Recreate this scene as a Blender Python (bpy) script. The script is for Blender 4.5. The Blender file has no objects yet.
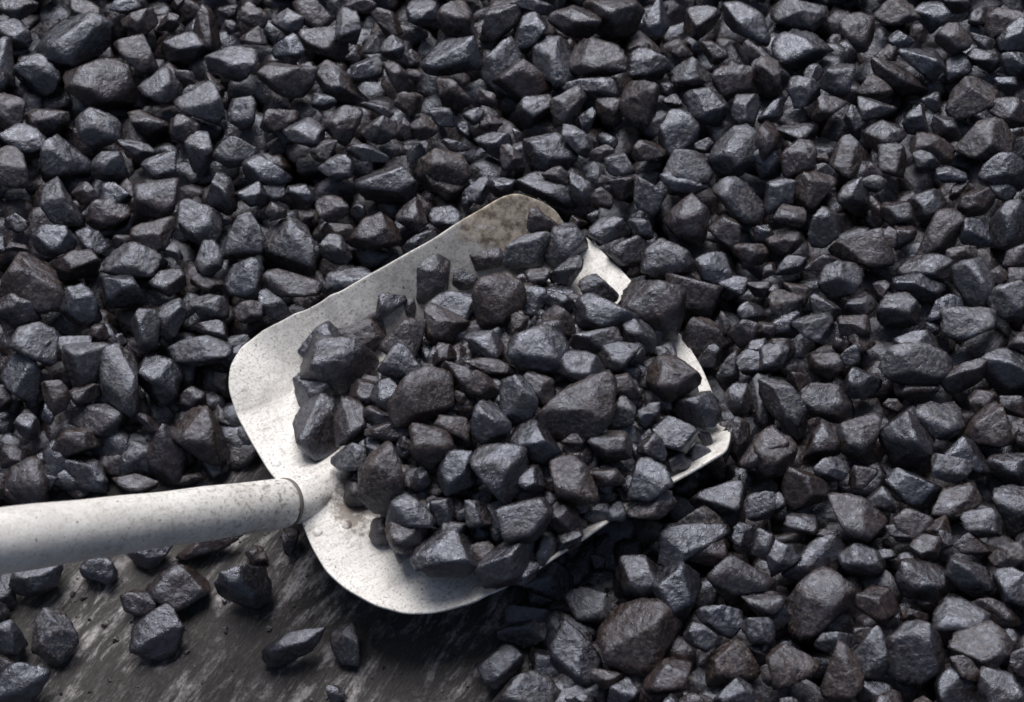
import bpy, math, re
import numpy as np
from mathutils import Vector, Matrix

# ------------------------------------------------------------------ camera, sky, sun, exposure
W, H = 1024, 702
ELEV = math.radians(58.0)
DIST = 1.0
LENS = 44.5
scene = bpy.context.scene
cam_d = bpy.data.cameras.new('camera'); cam = bpy.data.objects.new('camera', cam_d)
scene.collection.objects.link(cam); scene.camera = cam
cam_d.lens = LENS; cam_d.sensor_width = 36.0; cam_d.clip_start = 0.01; cam_d.clip_end = 100
TARGET = np.array([0.0, 0.0, 0.05])
E1 = np.array([1.0, 0, 0])
E3 = np.array([0, -math.cos(ELEV), math.sin(ELEV)])      # towards the camera
E2 = np.cross(E3, E1)
CAM = TARGET + E3 * DIST
cam.location = CAM; cam.rotation_euler = (math.pi/2 - ELEV, 0, 0)
cam_d.dof.use_dof = True; cam_d.dof.focus_distance = 0.97; cam_d.dof.aperture_fstop = 10.0
FPX = LENS / 36.0 * W

SUN_EL, SUN_AZ = math.radians(55), math.radians(-10)     # azimuth measured from +y (away), negative = left
world = bpy.data.worlds.new('World'); scene.world = world; world.use_nodes = True
wn = world.node_tree.nodes; wl = world.node_tree.links; wn.clear()
sky = wn.new('ShaderNodeTexSky'); sky.sky_type = 'NISHITA'; sky.sun_disc = False
sky.sun_elevation = SUN_EL; sky.sun_rotation = SUN_AZ
sky.air_density = 1.0; sky.dust_density = 4.0; sky.ozone_density = 1.0
bg = wn.new('ShaderNodeBackground'); bg.inputs['Strength'].default_value = 0.054
wo = wn.new('ShaderNodeOutputWorld')
hs = wn.new('ShaderNodeHueSaturation'); hs.inputs['Saturation'].default_value = 0.8
wl.new(sky.outputs[0], hs.inputs['Color']); wl.new(hs.outputs[0], bg.inputs[0]); wl.new(bg.outputs[0], wo.inputs[0])
sun_d = bpy.data.lights.new('sun', 'SUN'); sun = bpy.data.objects.new('sun', sun_d)
scene.collection.objects.link(sun)
sun_d.energy = 3.7; sun_d.angle = math.radians(38); sun_d.color = (1.0, 0.955, 0.915)
sdir = Vector((math.sin(SUN_AZ)*math.cos(SUN_EL), math.cos(SUN_AZ)*math.cos(SUN_EL), math.sin(SUN_EL)))
sun.rotation_euler = sdir.to_track_quat('Z', 'Y').to_euler()
scene.view_settings.view_transform = 'Standard'; scene.view_settings.look = 'None'
scene.view_settings.exposure = 0.05; scene.view_settings.gamma = 1.0
scene.cycles.pixel_filter_type = 'BLACKMAN_HARRIS'
scene.cycles.filter_width = 1.7

# ------------------------------------------------------------------ helpers
rng = np.random.default_rng(7)
def nrm(v):
    v = np.asarray(v, float); return v / np.linalg.norm(v)
def ray(px, py):
    d = E1*((px - W/2)/FPX) - E2*((py - H/2)/FPX) - E3
    return d                                               # not normalised: depth 1 along the view axis
def hit(px, py, surf, lo=0.45, hi=2.6):
    """first point of a pixel's ray that goes under the surface z = surf(x, y)"""
    d = ray(px, py); t = np.linspace(lo, hi, 260)
    P = CAM[None] + t[:, None]*d[None]
    g = P[:, 2] - surf(P[:, 0], P[:, 1])
    k = int(np.argmax(g < 0))
    a, b = t[max(k-1, 0)], t[k]
    for _ in range(30):
        m = (a+b)/2; p = CAM + m*d
        if p[2] - float(surf(np.array([p[0]]), np.array([p[1]]))[0]) < 0: b = m
        else: a = m
    return CAM + b*d, b
def project(P):
    q = np.asarray(P) - CAM
    z = -(q @ E3)
    return np.stack([W/2 + FPX*(q @ E1)/z, H/2 - FPX*(q @ E2)/z], -1)
def sm(x): x = np.clip(x, 0, 1); return x*x*(3-2*x)
def new_mesh(name, V, F, smooth=True):
    me = bpy.data.meshes.new(name)
    V = np.asarray(V, np.float32); F = np.asarray(F, np.int32)
    n = F.shape[1]
    me.vertices.add(len(V)); me.vertices.foreach_set('co', V.ravel())
    me.loops.add(F.size); me.loops.foreach_set('vertex_index', F.ravel())
    me.polygons.add(len(F))
    me.polygons.foreach_set('loop_start', np.arange(0, F.size, n, dtype=np.int32))
    me.polygons.foreach_set('loop_total', np.full(len(F), n, np.int32))
    me.polygons.foreach_set('use_smooth', np.full(len(F), smooth, bool))
    me.update(calc_edges=True); return me
def link(name, me, mat=None, parent=None):
    o = bpy.data.objects.new(name, me); scene.collection.objects.link(o)
    if mat is not None: me.materials.append(mat)
    if parent is not None: o.parent = parent
    return o
def ico(sub):
    import bmesh
    bm = bmesh.new(); bmesh.ops.create_icosphere(bm, subdivisions=sub, radius=1)
    V = np.array([v.co[:] for v in bm.verts]); F = np.array([[v.index for v in f.verts] for f in bm.faces]); bm.free()
    return V / np.linalg.norm(V, axis=1, keepdims=True), F
ICO = {k: ico(k) for k in (3, 4, 5)}

# ------------------------------------------------------------------ materials
class NT:
    def __init__(s, name):
        s.m = bpy.data.materials.new(name); s.m.use_nodes = True; s.t = s.m.node_tree; s.t.nodes.clear()
        s.b = s.n('ShaderNodeBsdfPrincipled'); o = s.n('ShaderNodeOutputMaterial'); s.l(s.b.outputs[0], o.inputs[0])
    def n(s, kind, **kw):
        x = s.t.nodes.new(kind)
        for k, v in kw.items():
            if k.startswith('i_'): x.inputs[k[2:].replace('_', ' ')].default_value = v
            else: setattr(x, k, v)
        return x
    def l(s, a, b): s.t.links.new(a, b)
    def noise(s, vec, scale, detail=4, rough=.55, dist=0.0):
        x = s.n('ShaderNodeTexNoise'); x.inputs['Scale'].default_value = scale; x.inputs['Detail'].default_value = detail
        x.inputs['Roughness'].default_value = rough; x.inputs['Distortion'].default_value = dist
        if vec is not None: s.l(vec, x.inputs['Vector'])
        return x.outputs['Fac']
    def ramp(s, fac, stops):
        x = s.n('ShaderNodeValToRGB'); e = x.color_ramp.elements
        while len(e) < len(stops): e.new(0.5)
        for k, (p, c) in enumerate(stops):
            e[k].position = p; e[k].color = (c, c, c, 1) if not isinstance(c, tuple) else (*c, 1)
        s.l(fac, x.inputs[0]); return x.outputs[0]
    def mix(s, fac, a, b, mode='MIX'):
        x = s.n('ShaderNodeMix', data_type='RGBA', blend_type=mode)
        for sock, v in ((x.inputs[0], fac), (x.inputs[6], a), (x.inputs[7], b)):
            if isinstance(v, (int, float)): sock.default_value = v
            elif isinstance(v, tuple): sock.default_value = (*v, 1)
            else: s.l(v, sock)
        return x.outputs[2]
    def math(s, op, a, b=0.0, clamp=False):
        x = s.n('ShaderNodeMath', operation=op, use_clamp=clamp)
        for sock, v in ((x.inputs[0], a), (x.inputs[1], b)):
            if isinstance(v, (int, float)): sock.default_value = v
            else: s.l(v, sock)
        return x.outputs[0]
    def bump(s, h, strength, dist, prev=None):
        x = s.n('ShaderNodeBump'); x.inputs['Strength'].default_value = strength; x.inputs['Distance'].default_value = dist
        s.l(h, x.inputs['Height'])
        if prev is not None: s.l(prev, x.inputs['Normal'])
        return x.outputs[0]

def coal_material():
    """one coal, its hue (0 brown .. 1 blue-black) and dustiness carried by the lump"""
    t = NT('coal'); g = t.n('ShaderNodeNewGeometry').outputs['Position']
    hue = t.n('ShaderNodeAttribute', attribute_name='hue').outputs['Fac']
    dust = t.n('ShaderNodeAttribute', attribute_name='dust').outputs['Fac']
    hue = t.math('ADD', hue, t.math('MULTIPLY', t.math('SUBTRACT', t.noise(g, 75, 4, .6), .5), 2.2), True)
    c = t.mix(hue, (.0150, .0088, .0074), (.0056, .0046, .0062))
    patch = t.noise(g, 150, 6, .7)
    c = t.mix(t.ramp(patch, [(.44, 0.0), (.60, 1.0)]), c, t.mix(hue, (.044, .0285, .0240), (.0175, .0165, .0215)))
    speck = t.noise(g, 420, 3, .7)
    dm = t.math('MULTIPLY', t.ramp(speck, [(.50, 0.0), (.70, 1.0)]), dust)
    c = t.mix(dm, c, (.20, .17, .145))
    t.l(c, t.b.inputs['Base Color'])
    r = t.math('ADD', t.math('MULTIPLY', t.ramp(t.noise(g, 230, 5, .7), [(.38, 0.0), (.62, 1.0)]), .28), .17)
    r = t.math('ADD', r, t.math('MULTIPLY', dust, .18))
    t.l(t.math('ADD', r, t.math('MULTIPLY', dm, .3), True), t.b.inputs['Roughness'])
    t.l(t.math('ADD', t.math('MULTIPLY', hue, .40), .42), t.b.inputs['Specular IOR Level']); t.b.inputs['IOR'].default_value = 1.85; t.b.inputs['Specular Tint'].default_value = (.76, .83, 1, 1)
    # layered cleavage plus grain
    b1 = t.bump(t.noise(g, 165, 7, .68, .6), .38, .0045)
    v = t.n('ShaderNodeTexVoronoi', feature='F1', distance='CHEBYCHEV'); v.inputs['Scale'].default_value = 210
    t.l(g, v.inputs['Vector'])
    b2 = t.bump(v.outputs['Distance'], .34, .0014, b1)
    b3 = t.bump(t.noise(g, 800, 3, .7), .4, .0006, b2)
    t.l(b3, t.b.inputs['Normal'])
    return t.m

def floor_material():
    t = NT('worn_dark_boards'); g = t.n('ShaderNodeNewGeometry').outputs['Position']
    mp = t.n('ShaderNodeMapping'); mp.inputs['Rotation'].default_value = (0, 0, math.radians(-57)); t.l(g, mp.inputs[0])
    mp2 = t.n('ShaderNodeMapping'); mp2.inputs['Scale'].default_value = (1, 4.2, 1); t.l(mp.outputs[0], mp2.inputs[0])
    streak = t.noise(mp2.outputs[0], 19, 10, .80, .35)
    fine = t.noise(mp2.outputs[0], 170, 6, .75, .2)
    blotch = t.noise(g, 14, 4, .6)
    c = t.mix(t.ramp(blotch, [(.35, 0.0), (.65, 1.0)]), (.013, .0122, .0130), (.030, .0285, .0305))
    c = t.mix(t.ramp(fine, [(.45, 0.0), (.72, 1.0)]), c, (.075, .069, .071))
    s = t.math('MULTIPLY', t.ramp(streak, [(.49, 0.0), (.60, 1.0)]), t.ramp(t.noise(g, 17, 5, .7), [(.40, 0.0), (.58, 1.0)]))
    s = t.math('MULTIPLY', s, t.ramp(t.noise(g, 260, 5, .75), [(.36, .15), (.54, 1.0)]))
    c = t.mix(s, c, (.40, .385, .40))
    t.l(c, t.b.inputs['Base Color'])
    t.l(t.math('SUBTRACT', .72, t.math('MULTIPLY', s, .25)), t.b.inputs['Roughness'])
    t.l(t.bump(t.noise(g, 700, 3, .7), .3, .0006, t.bump(streak, .5, .004)), t.b.inputs['Normal'])
    return t.m

def metal_material(kind):
    t = NT({'blade': 'weathered_aluminium', 'handle': 'worn_pale_tube', 'rim': 'dark_seam'}[kind])
    co = t.n('ShaderNodeTexCoord').outputs['Object']
    sep = t.n('ShaderNodeSeparateXYZ'); t.l(co, sep.inputs[0])
    X, Y, Z = sep.outputs
    if kind == 'rim':
        t.b.inputs['Base Color'].default_value = (.12, .11, .10, 1); t.b.inputs['Roughness'].default_value = .6; return t.m
    cloud = t.noise(co, 24, 6, .65)
    c = t.mix(t.ramp(cloud, [(.35, 0.0), (.65, 1.0)]), (.66, .657, .648), (.80, .80, .795))
    grain = t.noise(co, 520, 4, .8)
    c = t.mix(t.ramp(grain, [(.37, .75 if kind == 'blade' else .4), (.49, 0.0)]), c, (.24, .22, .20))
    speck = t.noise(co, 300, 3, .7)
    sm_ = t.ramp(speck, [(.30, 1.0), (.36, 0.0)])
    c = t.mix(sm_, c, (.07, .06, .055))
    scuff = t.ramp(t.noise(co, 38, 7, .72, .8), [(.50, 0.0), (.70, .7 if kind == 'blade' else .3)])
    c = t.mix(scuff, c, (.40, .385, .37))
    if kind == 'blade':
        ms = t.n('ShaderNodeMapping'); ms.inputs['Scale'].default_value = (.07, 1, 1); ms.inputs['Rotation'].default_value = (0, 0, .15); t.l(co, ms.inputs[0])
        scr = t.math('MULTIPLY', t.ramp(t.noise(ms.outputs[0], 420, 4, .8), [(.56, 0.0), (.64, .7)]), t.ramp(t.noise(co, 30, 4, .6), [(.42, 0.0), (.6, 1.0)]))
        c = t.mix(scr, c, (.26, .25, .24))
        smear = t.math('MULTIPLY', t.ramp(t.noise(ms.outputs[0], 90, 6, .7), [(.50, 0.0), (.70, .7)]), t.ramp(t.noise(co, 15, 4, .6), [(.45, 0.0), (.62, 1.0)]))
        c = t.mix(smear, c, (.20, .185, .175))
        # rusty grime at the far front corner, soot round the socket
        def blob(cx, cy, r):
            dx = t.math('SUBTRACT', X, cx); dy = t.math('SUBTRACT', Y, cy)
            d = t.math('SQRT', t.math('ADD', t.math('MULTIPLY', dx, dx), t.math('MULTIPLY', dy, dy)))
            return t.math('SUBTRACT', 1.0, t.math('DIVIDE', d, r), True)
        g1 = t.math('MULTIPLY', blob(GR1[0]-.015, GR1[1]-.005, .12), 1.35)
        m1 = t.ramp(t.math('MULTIPLY', g1, t.math('ADD', t.noise(co, 60, 6, .7), .1)), [(.40, 0.0), (.56, 1.0)])
        c = t.mix(m1, c, t.mix(t.ramp(t.noise(co, 130, 6, .75), [(.38, 0.0), (.58, 1.0)]), (.15, .12, .095), (.60, .53, .44)))
        g2 = t.math('MULTIPLY', blob(GR2[0]+.005, GR2[1]-.002, .055), 1.3)
        m2 = t.ramp(t.math('MULTIPLY', g2, t.ramp(t.noise(co, 75, 6, .75), [(.40, .1), (.62, 1.0)])), [(.20, 0.0), (.50, .9)])
        c = t.mix(m2, c, (.13, .105, .09))
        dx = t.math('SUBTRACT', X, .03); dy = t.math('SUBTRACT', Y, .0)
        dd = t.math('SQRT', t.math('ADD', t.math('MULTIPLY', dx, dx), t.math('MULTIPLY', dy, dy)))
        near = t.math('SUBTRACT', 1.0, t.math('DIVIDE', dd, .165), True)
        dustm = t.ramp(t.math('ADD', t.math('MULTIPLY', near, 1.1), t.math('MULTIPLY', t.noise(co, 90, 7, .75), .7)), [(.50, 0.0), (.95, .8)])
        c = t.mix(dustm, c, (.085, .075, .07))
    else:
        nearj = t.math('DIVIDE', t.math('SUBTRACT', X, U_BACK-.15), .16, True)
        mp = t.n('ShaderNodeMapping'); mp.inputs['Scale'].default_value = (.16, 1, 1); t.l(co, mp.inputs[0])
        wear = t.ramp(t.noise(mp.outputs[0], 95, 6, .7, .4), [(.54, 0.0), (.72, .6)])
        c = t.mix(wear, c, (.40, .37, .34))
        pit = t.math('MULTIPLY', t.ramp(t.noise(co, 210, 5, .75), [(.52, 0.0), (.60, .8)]), nearj)
        c = t.mix(pit, c, (.13, .105, .085))
        soil = t.ramp(t.noise(co, 30, 6, .75), [(.56, 0.0), (.74, .5)])
        c = t.mix(soil, c, (.27, .235, .20))
    t.l(c, t.b.inputs['Base Color'])
    t.l(t.math('ADD', t.math('MULTIPLY', cloud, .3), .33), t.b.inputs['Roughness'])
    t.l(t.bump(grain, .25, .0006, t.bump(cloud, .35, .0025)), t.b.inputs['Normal'])
    return t.m

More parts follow.
